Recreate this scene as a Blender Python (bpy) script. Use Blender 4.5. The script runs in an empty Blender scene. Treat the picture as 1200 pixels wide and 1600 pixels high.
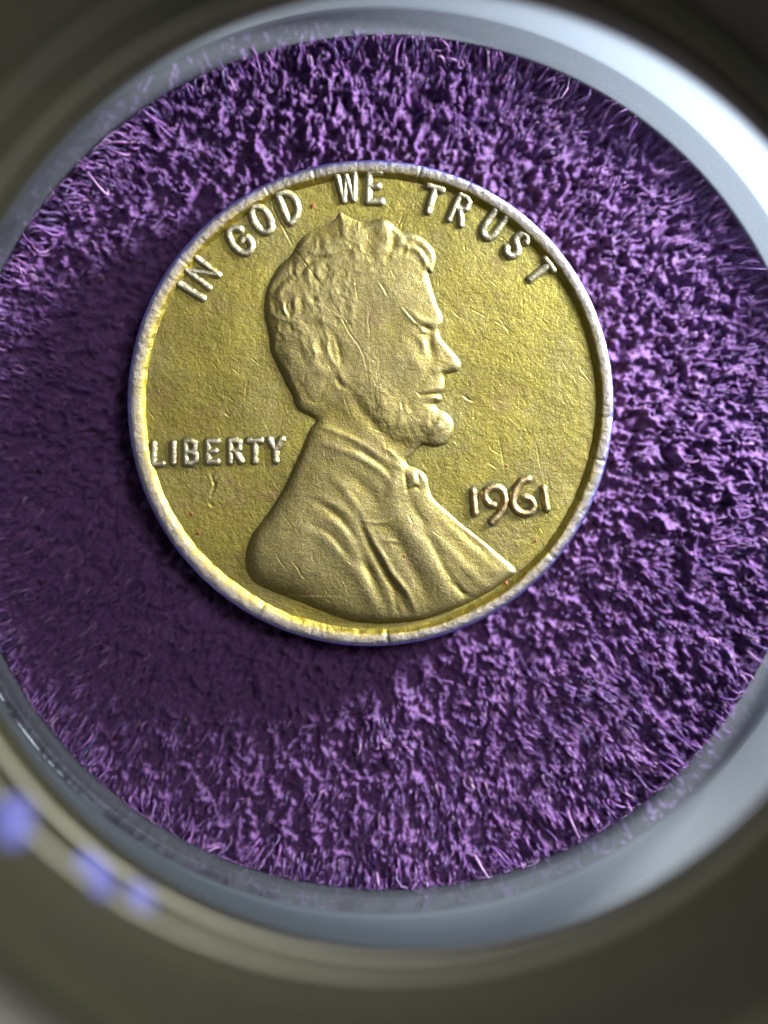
import bpy, math
import numpy as np

# ------------------------------------------------------------------ scene, camera, light
# One unit is one centimetre. The coin is 1.9 cm across; one photo pixel is PX cm on the coin's face.
sc = bpy.context.scene
sc.unit_settings.scale_length = 0.01
C = sc.collection
PX = 0.0025
H = 7.0                       # height of the camera above the coin's field (cm)
VX, VY = 430.0, 680.0         # photo pixel straight below the camera


def W(x, y):
    """photo pixel on the plane of the coin's face -> world x, y"""
    return ((x - 600.0) * PX, (800.0 - y) * PX)


def ring_world(z, xa, ya, ra):
    """a ring at height z that is seen round photo pixel (xa, ya) with radius ra px"""
    s = H / (H - z)
    wx, wy = VX + (xa - VX) / s, VY + (ya - VY) / s
    X, Y = W(wx, wy)
    return (X, Y, z, ra / s * PX)


cam = bpy.data.cameras.new("camera")
camo = bpy.data.objects.new("camera", cam)
C.objects.link(camo)
cx, cy = W(VX, VY)
camo.location = (cx, cy, H)
cam.sensor_fit = 'VERTICAL'
cam.sensor_height = 24.0
cam.lens = 24.0 * H / (1600 * PX)
cam.shift_x = (600 - VX) / 1600.0
cam.shift_y = (VY - 800) / 1600.0
cam.clip_start = 0.05
cam.clip_end = 500
cam.dof.use_dof = True
cam.dof.focus_distance = H - 0.01
cam.dof.aperture_fstop = 0.001 * cam.lens / 0.47     # an aperture 4.7 mm across
sc.camera = camo

world = bpy.data.worlds.new("World")
sc.world = world
world.use_nodes = True
bg = world.node_tree.nodes["Background"]
bg.inputs[0].default_value = (0.75, 0.88, 1.0, 1)
bg.inputs[1].default_value = 0.05


def area(name, az, el, dist, size, power, col, target=(0.0, 0.4, 0.0)):
    L = bpy.data.lights.new(name, 'AREA')
    L.shape = 'DISK'
    L.size = size
    L.energy = power
    L.color = col
    o = bpy.data.objects.new(name, L)
    C.objects.link(o)
    a, e = math.radians(az), math.radians(el)
    d = np.array([math.cos(e) * math.cos(a), math.cos(e) * math.sin(a), math.sin(e)])
    o.location = tuple(np.array(target) + d * dist)
    from mathutils import Vector
    o.rotation_euler = Vector(tuple(d)).to_track_quat('Z', 'Y').to_euler()
    return o


area("window_light", 30, 16, 6.2, 1.5, 6400, (1.0, 0.97, 0.95))
area("room_light", 41, 68, 22, 6.5, 1850, (1.0, 0.98, 0.92))

sc.view_settings.view_transform = 'Standard'
sc.view_settings.look = 'None'
sc.view_settings.exposure = -0.2
sc.view_settings.gamma = 1.0
sc.render.engine = 'CYCLES'
sc.cycles.max_bounces = 6
sc.cycles.transparent_max_bounces = 12
sc.cycles.use_denoising = True
sc.cycles.sample_clamp_indirect = 3.0

R = np.random.default_rng(61)


# ------------------------------------------------------------------ helpers
def tag(o, label=None, cat=None, kind=None, group=None):
    if label: o["label"] = label
    if cat: o["category"] = cat
    if kind: o["kind"] = kind
    if group: o["group"] = group
    return o


def mesh_np(name, V, F, mat=None, parent=None, smooth=True, attrs=None, normals=None):
    """V (n,3), F (m,4) quads or (m,3)"""
    V = np.ascontiguousarray(V, dtype=np.float32)
    F = np.ascontiguousarray(F, dtype=np.int32)
    me = bpy.data.meshes.new(name)
    n, m, k = len(V), len(F), F.shape[1]
    me.vertices.add(n)
    me.vertices.foreach_set("co", V.ravel())
    me.loops.add(m * k)
    me.loops.foreach_set("vertex_index", F.ravel())
    me.polygons.add(m)
    me.polygons.foreach_set("loop_start", np.arange(0, m * k, k, dtype=np.int32))
    me.polygons.foreach_set("loop_total", np.full(m, k, dtype=np.int32))
    me.update(calc_edges=True)
    if smooth:
        me.polygons.foreach_set("use_smooth", np.ones(m, dtype=bool))
    for an, av in (attrs or {}).items():
        a = me.attributes.new(an, 'FLOAT', 'POINT')
        a.data.foreach_set("value", np.ascontiguousarray(av, dtype=np.float32))
    if normals is not None:
        me.normals_split_custom_set_from_vertices([tuple(q) for q in normals.tolist()])
    o = bpy.data.objects.new(name, me)
    C.objects.link(o)
    if mat: me.materials.append(mat)
    if parent is not None:
        o.parent = parent
    return o


def lattice(seed):
    return np.random.default_rng(seed).random((257, 257)).astype(np.float32)


_L = {}


def vnoise(x, y, s, seed=0):
    if seed not in _L: _L[seed] = lattice(seed + 11)
    g = _L[seed]
    x = np.asarray(x, dtype=np.float64) / s + 1000.37
    y = np.asarray(y, dtype=np.float64) / s + 1000.71
    i, j = np.floor(x).astype(int), np.floor(y).astype(int)
    u, v = x - i, y - j
    u, v = u * u * (3 - 2 * u), v * v * (3 - 2 * v)
    a, b = g[i % 257, j % 257], g[(i + 1) % 257, j % 257]
    c, d = g[i % 257, (j + 1) % 257], g[(i + 1) % 257, (j + 1) % 257]
    return (a * (1 - u) + b * u) * (1 - v) + (c * (1 - u) + d * u) * v - 0.5


def fbm(x, y, s, seed=0, octv=3):
    r = 0
    for k in range(octv):
        r = r + vnoise(x, y, s / 2 ** k, seed + k) / 2 ** k
    return r


def sstep(a, b, x):
    t = np.clip((x - a) / (b - a), 0, 1)
    return t * t * (3 - 2 * t)


def dist_poly(P, X, Y):
    """distance to an open polyline, parameter 0..1 along it, signed side (negative: visually left of travel)"""
    P = np.asarray(P, dtype=np.float64)
    seg = np.hypot(*(P[1:] - P[:-1]).T)
    cum = np.concatenate([[0], np.cumsum(seg)])
    best = np.full(X.shape, 1e9)
    T = np.zeros(X.shape)
    S = np.ones(X.shape)
    for k in range(len(P) - 1):
        a, b = P[k], P[k + 1]
        dx, dy = b - a
        l2 = dx * dx + dy * dy + 1e-9
        t = np.clip(((X - a[0]) * dx + (Y - a[1]) * dy) / l2, 0, 1)
        qx, qy = X - (a[0] + t * dx), Y - (a[1] + t * dy)
        d = np.hypot(qx, qy)
        m = d < best
        best = np.where(m, d, best)
        T = np.where(m, (cum[k] + t * seg[k]) / cum[-1], T)
        S = np.where(m, np.sign(dx * qy - dy * qx), S)
    return best, T, S


def smooth_closed(P, n=4):
    P = np.asarray(P, dtype=np.float64)
    out = []
    N = len(P)
    for i in range(N):
        p0, p1, p2, p3 = P[i - 1], P[i], P[(i + 1) % N], P[(i + 2) % N]
        for k in range(n):
            t = k / n
            out.append(0.5 * ((2 * p1) + (-p0 + p2) * t + (2 * p0 - 5 * p1 + 4 * p2 - p3) * t * t + (-p0 + 3 * p1 - 3 * p2 + p3) * t ** 3))
    return np.array(out)


def smooth_open(P, n=5):
    P = np.asarray(P, dtype=np.float64)
    if len(P) < 3: return P
    Q = np.vstack([2 * P[0] - P[1], P, 2 * P[-1] - P[-2]])
    out = []
    for i in range(1, len(Q) - 2):
        p0, p1, p2, p3 = Q[i - 1], Q[i], Q[i + 1], Q[i + 2]
        for k in range(n):
            t = k / n
            out.append(0.5 * ((2 * p1) + (-p0 + p2) * t + (2 * p0 - 5 * p1 + 4 * p2 - p3) * t * t + (-p0 + 3 * p1 - 3 * p2 + p3) * t ** 3))
    out.append(P[-1])
    return np.array(out)


def inside_poly(P, X, Y):
    P = np.asarray(P)
    r = np.zeros(X.shape, bool)
    x0, y0 = P[-1]
    for x1, y1 in P:
        c = ((y1 > Y) != (y0 > Y))
        if y1 != y0:
            r ^= c & (X < (x0 - x1) * (Y - y1) / (y0 - y1) + x1)
        x0, y0 = x1, y1
    return r


# ------------------------------------------------------------------ materials
def new_mat(name):
    m = bpy.data.materials.new(name)
    m.use_nodes = True
    nt = m.node_tree
    b = nt.nodes["Principled BSDF"]
    return m, nt, b


def node(nt, typ, **kw):
    n = nt.nodes.new(typ)
    for k, v in kw.items(): setattr(n, k, v)
    return n


def ramp(nt, stops):
    r = node(nt, 'ShaderNodeValToRGB')
    e = r.color_ramp.elements
    while len(e) < len(stops): e.new(0.5)
    for q, (p, c) in zip(e, stops):
        q.position = p
        q.color = (*c, 1) if len(c) == 3 else c
    return r


def mixc(nt, fac, a, b, mode='MIX'):
    m = node(nt, 'ShaderNodeMix', data_type='RGBA', blend_type=mode)
    for s, v in ((0, fac), (6, a), (7, b)):
        if isinstance(v, (int, float)): m.inputs[s].default_value = v
        elif isinstance(v, tuple): m.inputs[s].default_value = (*v, 1)
        else: nt.links.new(v, m.inputs[s])
    return m.outputs[2]


def noise(nt, scale, detail=4, rough=0.6, dist=0.0, vec=None):
    n = node(nt, 'ShaderNodeTexNoise')
    n.inputs['Scale'].default_value = scale
    n.inputs['Detail'].default_value = detail
    n.inputs['Roughness'].default_value = rough
    n.inputs['Distortion'].default_value = dist
    if vec is not None: nt.links.new(vec, n.inputs['Vector'])
    return n


def coin_metal(name, low, low2, worn, metal=0.97, rough=0.46, grain=0.42):
    """toned copper alloy: olive in the sheltered places, worn grey tan where 'wear' is high"""
    m, nt, b = new_mat(name)
    tc = node(nt, 'ShaderNodeTexCoord')
    obj = tc.outputs['Object']
    big = noise(nt, 4.5, 5, 0.65, 0.4, obj)
    fine = noise(nt, 95, 3, 0.7, 0.0, obj)
    fine2 = noise(nt, 210, 2, 0.7, 0.0, obj)
    mid = noise(nt, 22, 4, 0.7, 0.6, obj)
    at = node(nt, 'ShaderNodeAttribute', attribute_name='wear')
    c0 = mixc(nt, ramp_fac(nt, big.outputs[0], 0.35, 0.65), low, low2)
    pat = noise(nt, 9.0, 6, 0.7, 0.8, obj)
    c1 = mixc(nt, ramp_fac(nt, pat.outputs[0], 0.52, 0.72), c0, (low[0] * 0.80, low[1] * 0.68, low[2] * 1.1))
    # wear factor: attribute broken up by the grain
    mm = node(nt, 'ShaderNodeMath', operation='MULTIPLY_ADD')
    nt.links.new(mid.outputs[0], mm.inputs[0]); mm.inputs[1].default_value = 0.9; mm.inputs[2].default_value = -0.45
    m1 = node(nt, 'ShaderNodeMath', operation='ADD')
    nt.links.new(at.outputs['Fac'], m1.inputs[0]); nt.links.new(mm.outputs[0], m1.inputs[1])
    m3 = node(nt, 'ShaderNodeMath', operation='MULTIPLY_ADD')
    nt.links.new(fine.outputs[0], m3.inputs[0]); m3.inputs[1].default_value = 1.3; m3.inputs[2].default_value = -0.65
    m2 = node(nt, 'ShaderNodeMath', operation='ADD', use_clamp=True)
    nt.links.new(m1.outputs[0], m2.inputs[0]); nt.links.new(m3.outputs[0], m2.inputs[1])
    c2 = mixc(nt, m2.outputs[0], c1, worn)
    # speckle of the corroded skin
    sp = ramp(nt, [(0.30, (0.50, 0.46, 0.42)), (0.5, (1.0, 1.0, 1.0)), (0.72, (1.45, 1.42, 1.30))])
    nt.links.new(fine2.outputs[0], sp.inputs[0])
    c3 = mixc(nt, 0.7, c2, sp.outputs[0], 'MULTIPLY')
    # dark grime specks, sparse
    vo = noise(nt, 38, 6, 0.75, 0.5, obj)
    gr = ramp(nt, [(0.0, (0.45, 0.42, 0.36)), (0.30, (0.6, 0.6, 0.5)), (0.40, (1, 1, 1))])
    nt.links.new(vo.outputs[0], gr.inputs[0])
    c4 = mixc(nt, 0.8, c3, gr.outputs[0], 'MULTIPLY')
    ag = node(nt, 'ShaderNodeAttribute', attribute_name='grime')
    c4 = mixc(nt, ag.outputs['Fac'], c4, (0.095, 0.125, 0.085))
    nt.links.new(c4, b.inputs['Base Color'])
    b.inputs['Metallic'].default_value = metal
    rr = node(nt, 'ShaderNodeMapRange')
    nt.links.new(fine.outputs[0], rr.inputs[0])
    rr.inputs[3].default_value = rough - 0.10; rr.inputs[4].default_value = rough + 0.12
    nt.links.new(rr.outputs[0], b.inputs['Roughness'])
    bp = node(nt, 'ShaderNodeBump')
    bp.inputs['Strength'].default_value = grain
    bp.inputs['Distance'].default_value = 0.004
    ad = node(nt, 'ShaderNodeMath', operation='ADD')
    nt.links.new(fine.outputs[0], ad.inputs[0]); nt.links.new(fine2.outputs[0], ad.inputs[1])
    nt.links.new(ad.outputs[0], bp.inputs['Height'])
    nt.links.new(bp.outputs[0], b.inputs['Normal'])
    return m


def ramp_fac(nt, sock, a, b):
    r = node(nt, 'ShaderNodeMapRange', interpolation_type='SMOOTHSTEP')
    nt.links.new(sock, r.inputs[0])
    r.inputs[1].default_value = a; r.inputs[2].default_value = b
    return r.outputs[0]


OL, OL2, TAN = (0.43, 0.355, 0.085), (0.31, 0.262, 0.065), (0.415, 0.35, 0.19)
M_FIELD = coin_metal("coin_field_metal", OL, OL2, (0.42, 0.36, 0.19))
M_PORT = coin_metal("coin_portrait_metal", (0.37, 0.295, 0.085), (0.29, 0.235, 0.07), TAN, rough=0.48)
M_LETTER = coin_metal("coin_letter_metal", (0.42, 0.35, 0.10), (0.36, 0.31, 0.10), (0.52, 0.47, 0.36), rough=0.42)
M_DIGIT = coin_metal("coin_digit_metal", (0.40, 0.30, 0.08), (0.36, 0.29, 0.08), (0.56, 0.42, 0.24), rough=0.45)
M_RIM = coin_metal("coin_rim_metal", (0.50, 0.40, 0.10), (0.45, 0.38, 0.12), (0.58, 0.53, 0.48), rough=0.34)
M_EDGE = coin_metal("coin_edge_metal", (0.25, 0.18, 0.10), (0.2, 0.15, 0.10), (0.3, 0.25, 0.2), rough=0.5)


def fringe_rim():
    # lens colour fringes painted on: straw inside, bare tan on top, blue outside
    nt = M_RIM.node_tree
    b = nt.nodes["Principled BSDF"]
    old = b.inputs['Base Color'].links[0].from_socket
    at = node(nt, 'ShaderNodeAttribute', attribute_name='fringe')
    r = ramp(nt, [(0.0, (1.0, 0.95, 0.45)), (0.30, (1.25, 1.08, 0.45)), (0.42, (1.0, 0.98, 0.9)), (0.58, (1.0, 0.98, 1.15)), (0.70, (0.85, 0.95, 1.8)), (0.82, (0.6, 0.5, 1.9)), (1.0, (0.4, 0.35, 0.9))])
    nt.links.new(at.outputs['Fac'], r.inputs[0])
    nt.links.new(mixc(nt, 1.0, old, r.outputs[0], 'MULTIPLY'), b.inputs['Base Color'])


fringe_rim()


def plain(name, col, rough=0.5, metal=0.0, **kw):
    m, nt, b = new_mat(name)
    b.inputs['Base Color'].default_value = (*col, 1)
    b.inputs['Roughness'].default_value = rough
    b.inputs['Metallic'].default_value = metal
    for k, v in kw.items(): b.inputs[k].default_value = v
    return m


# ------------------------------------------------------------------ the cloth
ZC = -0.30      # top of the cloth's backing
CX, CY = 579.0, 630.0       # coin centre (photo pixels)
ccx, ccy = W(CX, CY)
RCOIN = 380.0 * PX


def cloth_mats():
    m, nt, b = new_mat("purple_pile")
    at = node(nt, 'ShaderNodeAttribute', attribute_name='tint')
    r = ramp(nt, [(0.0, (0.035, 0.02, 0.10)), (0.35, (0.115, 0.038, 0.20)), (0.7, (0.22, 0.075, 0.28)), (1.0, (0.42, 0.24, 0.42))])
    nt.links.new(at.outputs['Fac'], r.inputs[0])
    nt.links.new(r.outputs[0], b.inputs['Base Color'])
    b.inputs['Roughness'].default_value = 0.42
    b.inputs['Specular IOR Level'].default_value = 0.5
    b.inputs['Sheen Weight'].default_value = 0.35
    b.inputs['Sheen Tint'].default_value = (0.85, 0.6, 0.95, 1)
    m2, nt2, b2 = new_mat("purple_backing")
    tc = node(nt2, 'ShaderNodeTexCoord')
    n = noise(nt2, 60, 5, 0.7, 0.3, tc.outputs['Object'])
    r2 = ramp(nt2, [(0.3, (0.050, 0.025, 0.105)), (0.55, (0.14, 0.046, 0.20)), (0.8, (0.30, 0.11, 0.31))])
    nt2.links.new(n.outputs[0], r2.inputs[0])
    nt2.links.new(r2.outputs[0], b2.inputs['Base Color'])
    b2.inputs['Roughness'].default_value = 0.40; b2.inputs['Specular IOR Level'].default_value = 0.45; b2.inputs['Sheen Weight'].default_value = 0.15; b2.inputs['Sheen Tint'].default_value = (0.85, 0.6, 0.95, 1)
    bp = node(nt2, 'ShaderNodeBump'); bp.inputs['Distance'].default_value = 0.008
    nt2.links.new(n.outputs[0], bp.inputs['Height']); nt2.links.new(bp.outputs[0], b2.inputs['Normal'])
    return m, m2


M_PILE, M_BACK = cloth_mats()


def nubs(X, Y):
    """matted nap: knotted nubs stretched away from the coin"""
    qx, qy = X - ccx, Y - ccy
    r = np.hypot(qx, qy) + 1e-6
    # the nubs lie over, outwards: squeeze the noise space along the radius
    k = r ** 0.74
    ux, uy = qx / r * k, qy / r * k
    wx = ux + 0.030 * fbm(ux, uy, 0.060, 30, 2)
    wy = uy + 0.030 * fbm(ux, uy, 0.060, 33, 2)
    big = vnoise(wx + 3, wy, 0.034, 37) + 0.95 * vnoise(wx, wy + 7, 0.0185, 39)
    rid = 1 - np.abs(vnoise(wx, wy, 0.021, 36)) * 4
    rid2 = 1 - np.abs(vnoise(wx, wy + 5, 0.011, 38)) * 4
    tiny = vnoise(wx + 2, wy + 2, 0.0085, 41)
    f = 1 - sstep(1.76, 1.93, np.hypot(X, Y - 0.19))
    return (0.042 * big + 0.016 * rid + 0.011 * rid2 + 0.009 * tiny) * f + 0.105


def build_cloth():
    root = bpy.data.objects.new("plush_cloth", None)
    C.objects.link(root)
    root.location = (0, 0, ZC)
    tag(root, "purple plush cloth with looped fuzzy pile lying under the coin", "cloth")
    # backing: a soft uneven sheet 2 mm thick
    # grid lines crowd together inside the loupe
    c0 = np.array([0.02, 0.19])
    fine_ = np.arange(-1.95, 1.95, 0.0056)
    co = np.concatenate([np.linspace(-7, -2.0, 60), fine_, np.linspace(2.0, 7, 60)])
    n = len(co)
    X, Y = np.meshgrid(co + c0[0], co + c0[1], indexing='ij')
    Z = nubs(X, Y) + 0.04 * fbm(X, Y, 0.9, 40, 3)
    rr_ = np.hypot(X - ccx, Y - ccy)
    Z = np.where(rr_ < RCOIN + 0.01, np.minimum(Z, 0.10), Z)
    V = np.stack([X, Y, Z], -1).reshape(-1, 3)
    V2 = V.copy(); V2[:, 2] = -0.2
    idx = np.arange(n * n).reshape(n, n)
    F = np.stack([idx[:-1, :-1], idx[1:, :-1], idx[1:, 1:], idx[:-1, 1:]], -1).reshape(-1, 4)
    side = []
    o2 = n * n
    for a in (idx[:, 0], idx[-1, :], idx[::-1, -1], idx[0, ::-1]):
        side.append(np.stack([a[:-1], a[:-1] + o2, a[1:] + o2, a[1:]], -1))
    F = np.vstack([F, F[:, ::-1] + o2] + side)
    mesh_np("backing", np.vstack([V, V2]), F, M_BACK, root)

    # pile: loops of yarn, every strand a bent four-sided tube, bunched in nubs
    def strands(cxy, per, spread, lmin, lmax, rmin, rmax, seed, segs=5):
        rg = np.random.default_rng(seed)
        n = len(cxy) * per
        cen = np.repeat(cxy, per, 0)
        ang = rg.random(n) * 2 * np.pi
        rad = spread * np.sqrt(rg.random(n))
        base = cen + np.stack([np.cos(ang), np.sin(ang)], -1) * rad[:, None]
        ccen = np.array([ccx, ccy])
        # lean of each nub: slow field + outward drift away from the coin
        lean = np.stack([vnoise(cen[:, 0], cen[:, 1], 0.16, 50), vnoise(cen[:, 0], cen[:, 1], 0.16, 51)], -1) * 1.5
        lean += np.stack([vnoise(cen[:, 0], cen[:, 1], 0.5, 52), vnoise(cen[:, 0], cen[:, 1], 0.5, 53)], -1) * 1.2
        q = cen - ccen
        rr = np.hypot(q[:, 0], q[:, 1])
        lean += q / (rr[:, None] + 1e-6) * (0.3 + 1.3 * sstep(0.9, 1.6, rr))[:, None]
        lean += rg.normal(0, 0.30, (n, 2))
        L = lmin + (lmax - lmin) * rg.random(n)
        L *= np.repeat(0.75 + 0.5 * rg.random(len(cxy)), per)
        rT = rmin + (rmax - rmin) * rg.random(n)
        t = np.linspace(0, 1, segs + 1)
        curl = rg.normal(0, 1, (n, 2)) * 0.65
        # pull to the middle of the nub at mid height, then droop over along the lean
        P = np.zeros((n, segs + 1, 3))
        pull = (cen - base)
        for k, tt in enumerate(t):
            P[:, k, :2] = base + pull * (0.75 * math.sin(tt * math.pi * 0.7)) + lean * (L * tt ** 1.4 * 0.75)[:, None] \
                + curl * (L * 0.5 * math.sin(tt * 2.8))[:, None]
            P[:, k, 2] = L * (math.sin(tt * 2.0)) * 0.9
        T = np.gradient(P, axis=1)
        T /= np.linalg.norm(T, axis=2, keepdims=True) + 1e-9
        ref = np.zeros_like(T); ref[..., 0] = 0.3; ref[..., 1] = 1.0
        A = np.cross(T, ref); A /= np.linalg.norm(A, axis=2, keepdims=True) + 1e-9
        B = np.cross(T, A)
        taper = np.array([0.8, 1.0, 1.1, 1.0, 0.8, 0.4])[:segs + 1]
        S = 4
        ring = np.zeros((n, segs + 1, S, 3))
        for s in range(S):
            a = 2 * np.pi * s / S
            ring[:, :, s] = P + (A * math.cos(a) + B * math.sin(a)) * (rT[:, None, None] * taper[None, :, None])
        V = ring.reshape(-1, 3)
        id0 = np.arange(n * (segs + 1) * S).reshape(n, segs + 1, S)
        F = []
        for s in range(S):
            s2 = (s + 1) % S
            F.append(np.stack([id0[:, :-1, s], id0[:, 1:, s], id0[:, 1:, s2], id0[:, :-1, s2]], -1).reshape(-1, 4))
        nubt = np.repeat(rg.normal(0, 0.14, len(cxy)), per)
        tint = np.clip(0.45 + nubt + rg.normal(0, 0.17, n), 0, 1)
        tv = np.clip(tint[:, None, None], 0, 1) * np.ones((1, segs + 1, S))
        return V, np.vstack(F), tv.reshape(-1)

    n_ = 15000
    ra_ = 0.86 + (1.80 - 0.86) * np.sqrt(R.random(n_)) ; an_ = R.random(n_) * 2 * np.pi
    p = np.stack([ccx + ra_ * 1.12 * np.cos(an_), ccy + ra_ * 1.12 * np.sin(an_)], -1)
    p = p[np.hypot(p[:, 0] - 0.02, p[:, 1] - 0.19) < 1.70]
    V, F, T = strands(p, 2, 0.014, 0.014, 0.036, 0.0022, 0.0044, 5)
    V[:, 2] += np.repeat(nubs(p[:, 0], p[:, 1]) - 0.012, 2 * 6 * 4)
    n_ = 1300
    an_ = R.random(n_) * 2 * np.pi
    fx, fy, _, fr_ = ring_world(-0.14, 600, 722, 668)
    ra_ = fr_ - 0.02 - 0.10 * R.random(n_) ** 1.5
    p = np.stack([fx + ra_ * np.cos(an_), fy + ra_ * np.sin(an_)], -1)
    V2, F2, T2 = strands(p, 2, 0.02, 0.03, 0.11, 0.0030, 0.0055, 5)
    V2[:, 2] = V2[:, 2] * 1.25 + 0.06
    q = V2[:, :2] - np.array([fx, fy]); rq = np.hypot(q[:, 0], q[:, 1])
    lim = fr_ - 0.006
    s_ = np.minimum(1, lim / rq)
    V2[:, :2] = np.array([fx, fy]) + q * s_[:, None]
    F = np.vstack([F, F2 + len(V)]); V = np.vstack([V, V2]); T = np.concatenate([T, T2])
    # nothing pokes through the coin: the pile is pressed down where the coin lies
    rr = np.hypot(V[:, 0] - ccx, V[:, 1] - ccy)
    lim = np.where(rr < RCOIN + 0.002, 0.13, 10)
    V[:, 2] = np.minimum(V[:, 2], lim)
    o = mesh_np("pile", V, F, M_PILE, root, attrs={'tint': T})
    tag(o, kind="stuff")
    return root


build_cloth()

# table under the cloth
def table():
    m, nt, b = new_mat("grey_wood")
    tc = node(nt, 'ShaderNodeTexCoord')
    mp = node(nt, 'ShaderNodeMapping'); mp.inputs['Scale'].default_value = (0.15, 2.5, 1)
    nt.links.new(tc.outputs['Object'], mp.inputs[0])
    n = noise(nt, 3, 6, 0.6, 0.4, mp.outputs[0])
    r = ramp(nt, [(0.3, (0.10, 0.085, 0.075)), (0.7, (0.22, 0.20, 0.18))])
    nt.links.new(n.outputs[0], r.inputs[0]); nt.links.new(r.outputs[0], b.inputs['Base Color'])
    b.inputs['Roughness'].default_value = 0.5
    s = 25.0
    z0, z1 = ZC - 0.21, ZC - 2.2
    V = [(-s, -s, z0), (s, -s, z0), (s, s, z0), (-s, s, z0), (-s, -s, z1), (s, -s, z1), (s, s, z1), (-s, s, z1)]
    F = [(0, 1, 2, 3), (7, 6, 5, 4), (0, 4, 5, 1), (1, 5, 6, 2), (2, 6, 7, 3), (3, 7, 4, 0)]
    o = mesh_np("table_top", np.array(V), np.array(F), m, smooth=False)
    tag(o, "grey wooden table top under the purple cloth", kind="structure")


table()

# ------------------------------------------------------------------ the coin
coin = bpy.data.objects.new("coin", None)
C.objects.link(coin)
coin.location = (ccx, ccy, -0.15)
tag(coin, "worn olive brass coloured 1961 penny with a bearded man in profile, lying on purple plush", "coin")
Z0 = 0.15        # field height above the coin's base, in the coin's own frame


def to_coin(x, y, h):
    """photo pixel + relief height in pixels -> coin-local coordinates"""
    return np.stack([(x - CX) * PX, (CY - y) * PX, Z0 + h * PX], -1)


# scratches and dents shared by every surface of the face: (points, depth, width)
SCR = [
    ([(418, 296), (424, 310), (427, 325), (435, 342), (446, 362), (457, 384)], 1.6, 1.3),
    ([(430, 300), (434, 312)], 1.2, 1.0),
    ([(461, 392), (478, 414), (494, 436), (505, 450)], 1.3, 1.2),
    ([(517, 470), (530, 490), (545, 520), (560, 540), (568, 556), (573, 580), (575, 602)], 1.5, 1.2),
    ([(530, 487), (545, 507), (556, 528)], 1.0, 1.0),
    ([(555, 430), (556, 455), (559, 470)], 1.2, 1.0),
    ([(592, 440), (600, 453), (606, 464)], 1.8, 1.6),
    ([(627, 478), (640, 494), (653, 507)], 1.6, 1.4),
    ([(577, 500), (578, 560), (582, 610), (587, 650), (592, 678)], 0.8, 0.8),
    ([(583, 505), (586, 560), (591, 610), (596, 660), (601, 676)], 0.8, 0.8),
    ([(589, 530), (592, 580), (596, 610)], 0.7, 0.8),
    ([(571, 492), (568, 510), (570, 530)], 0.8, 0.8),
    ([(580, 480), (575, 500), (577, 522)], 1.4, 1.3),
    ([(602, 690), (604, 705), (607, 718)], 1.2, 1.2),
    ([(596, 672), (608, 668), (622, 665)], 1.2, 1.0),
    ([(650, 612), (658, 620)], 1.5, 1.4),
    ([(627, 628), (628, 634), (629, 640)], 2.2, 2.2),
    ([(448, 471), (447, 482), (453, 494)], 3.0, 2.8),
    ([(330, 742), (336, 758), (329, 775)], 2.0, 2.4),
    ([(328, 786), (333, 792)], 1.8, 2.6),
    ([(340, 743), (333, 765)], 1.3, 1.2),
    ([(352, 645), (358, 650)], 1.6, 2.4),
    ([(724, 618), (732, 624), (740, 627)], 2.0, 2.2),
    ([(456, 875), (464, 885), (470, 897), (477, 904)], 1.6, 1.5),
    ([(488, 860), (488, 872), (493, 880), (498, 878)], 1.2, 1.2),
    ([(535, 905), (542, 918)], 1.4, 1.3),
    ([(672, 826), (684, 836), (694, 843)], 1.0, 1.3),
    ([(708, 487), (713, 492), (718, 497)], 1.2, 1.3),
    ([(770, 500), (790, 512), (800, 520)], 0.8, 1.2),
    ([(287, 790), (282, 800)], 1.0, 1.2),
    ([(505, 700), (508, 712)], 1.0, 1.0),
    ([(484, 622), (492, 634)], 1.0, 1.0),
    ([(485, 640), (493, 625)], 1.0, 1.0),
]
rs = np.random.default_rng(8)
for _ in range(650):
    a = rs.random() * 2 * np.pi
    r = 345 * math.sqrt(rs.random())
    x, y = CX + r * math.cos(a), CY + r * math.sin(a)
    th = rs.normal(1.15, 0.6)
    l = rs.exponential(4.0) + 1.2
    dx, dy = math.cos(th) * l, math.sin(th) * l
    c = rs.normal(0, 0.4)
    SCR.append(([(x - dx, y - dy), (x + c, y - c), (x + dx, y + dy)], rs.random() ** 2 * 0.6 + 0.1, 0.6 + rs.random() * 0.5))
SCRB = [(np.array(p), a * (0.5 if k_ < 33 else 1), w * (0.85 if k_ < 33 else 1), np.min(p, 0) - 4 * w, np.max(p, 0) + 4 * w) for k_, (p, a, w) in enumerate(SCR)]


def surface_marks(xs, ys, X, Y):
    """scratches with a small burr beside them on a regular grid, plus fine unevenness"""
    h = np.zeros(X.shape)
    for P, a, w, lo, hi in SCRB:
        i0, i1 = np.searchsorted(xs, [lo[0], hi[0]])
        j0, j1 = np.searchsorted(ys, [lo[1], hi[1]])
        if i1 - i0 < 1 or j1 - j0 < 1: continue
        d, t, s = dist_poly(P, X[i0:i1, j0:j1], Y[i0:i1, j0:j1])
        tp = np.sin(np.clip(t, 0.03, 0.97) * np.pi) ** 0.5
        h[i0:i1, j0:j1] -= a * tp * np.exp(-(d / w) ** 2)
        ds = d * s
        h[i0:i1, j0:j1] += 0.45 * a * tp * np.exp(-((ds - 1.9 * w) / (0.9 * w)) ** 2)
    h += 0.55 * fbm(X, Y, 46, 60, 3) + 0.18 * fbm(X, Y, 9, 64, 2) + 0.26 * vnoise(X, Y, 3.2, 67)
    return h


def grid_normals(X, Y, Zh, step):
    gx, gy = np.gradient(Zh, step)
    N = np.stack([-gx, gy, np.ones_like(gx)], -1)     # y is flipped
    return N / np.linalg.norm(N, axis=-1, keepdims=True)


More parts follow.
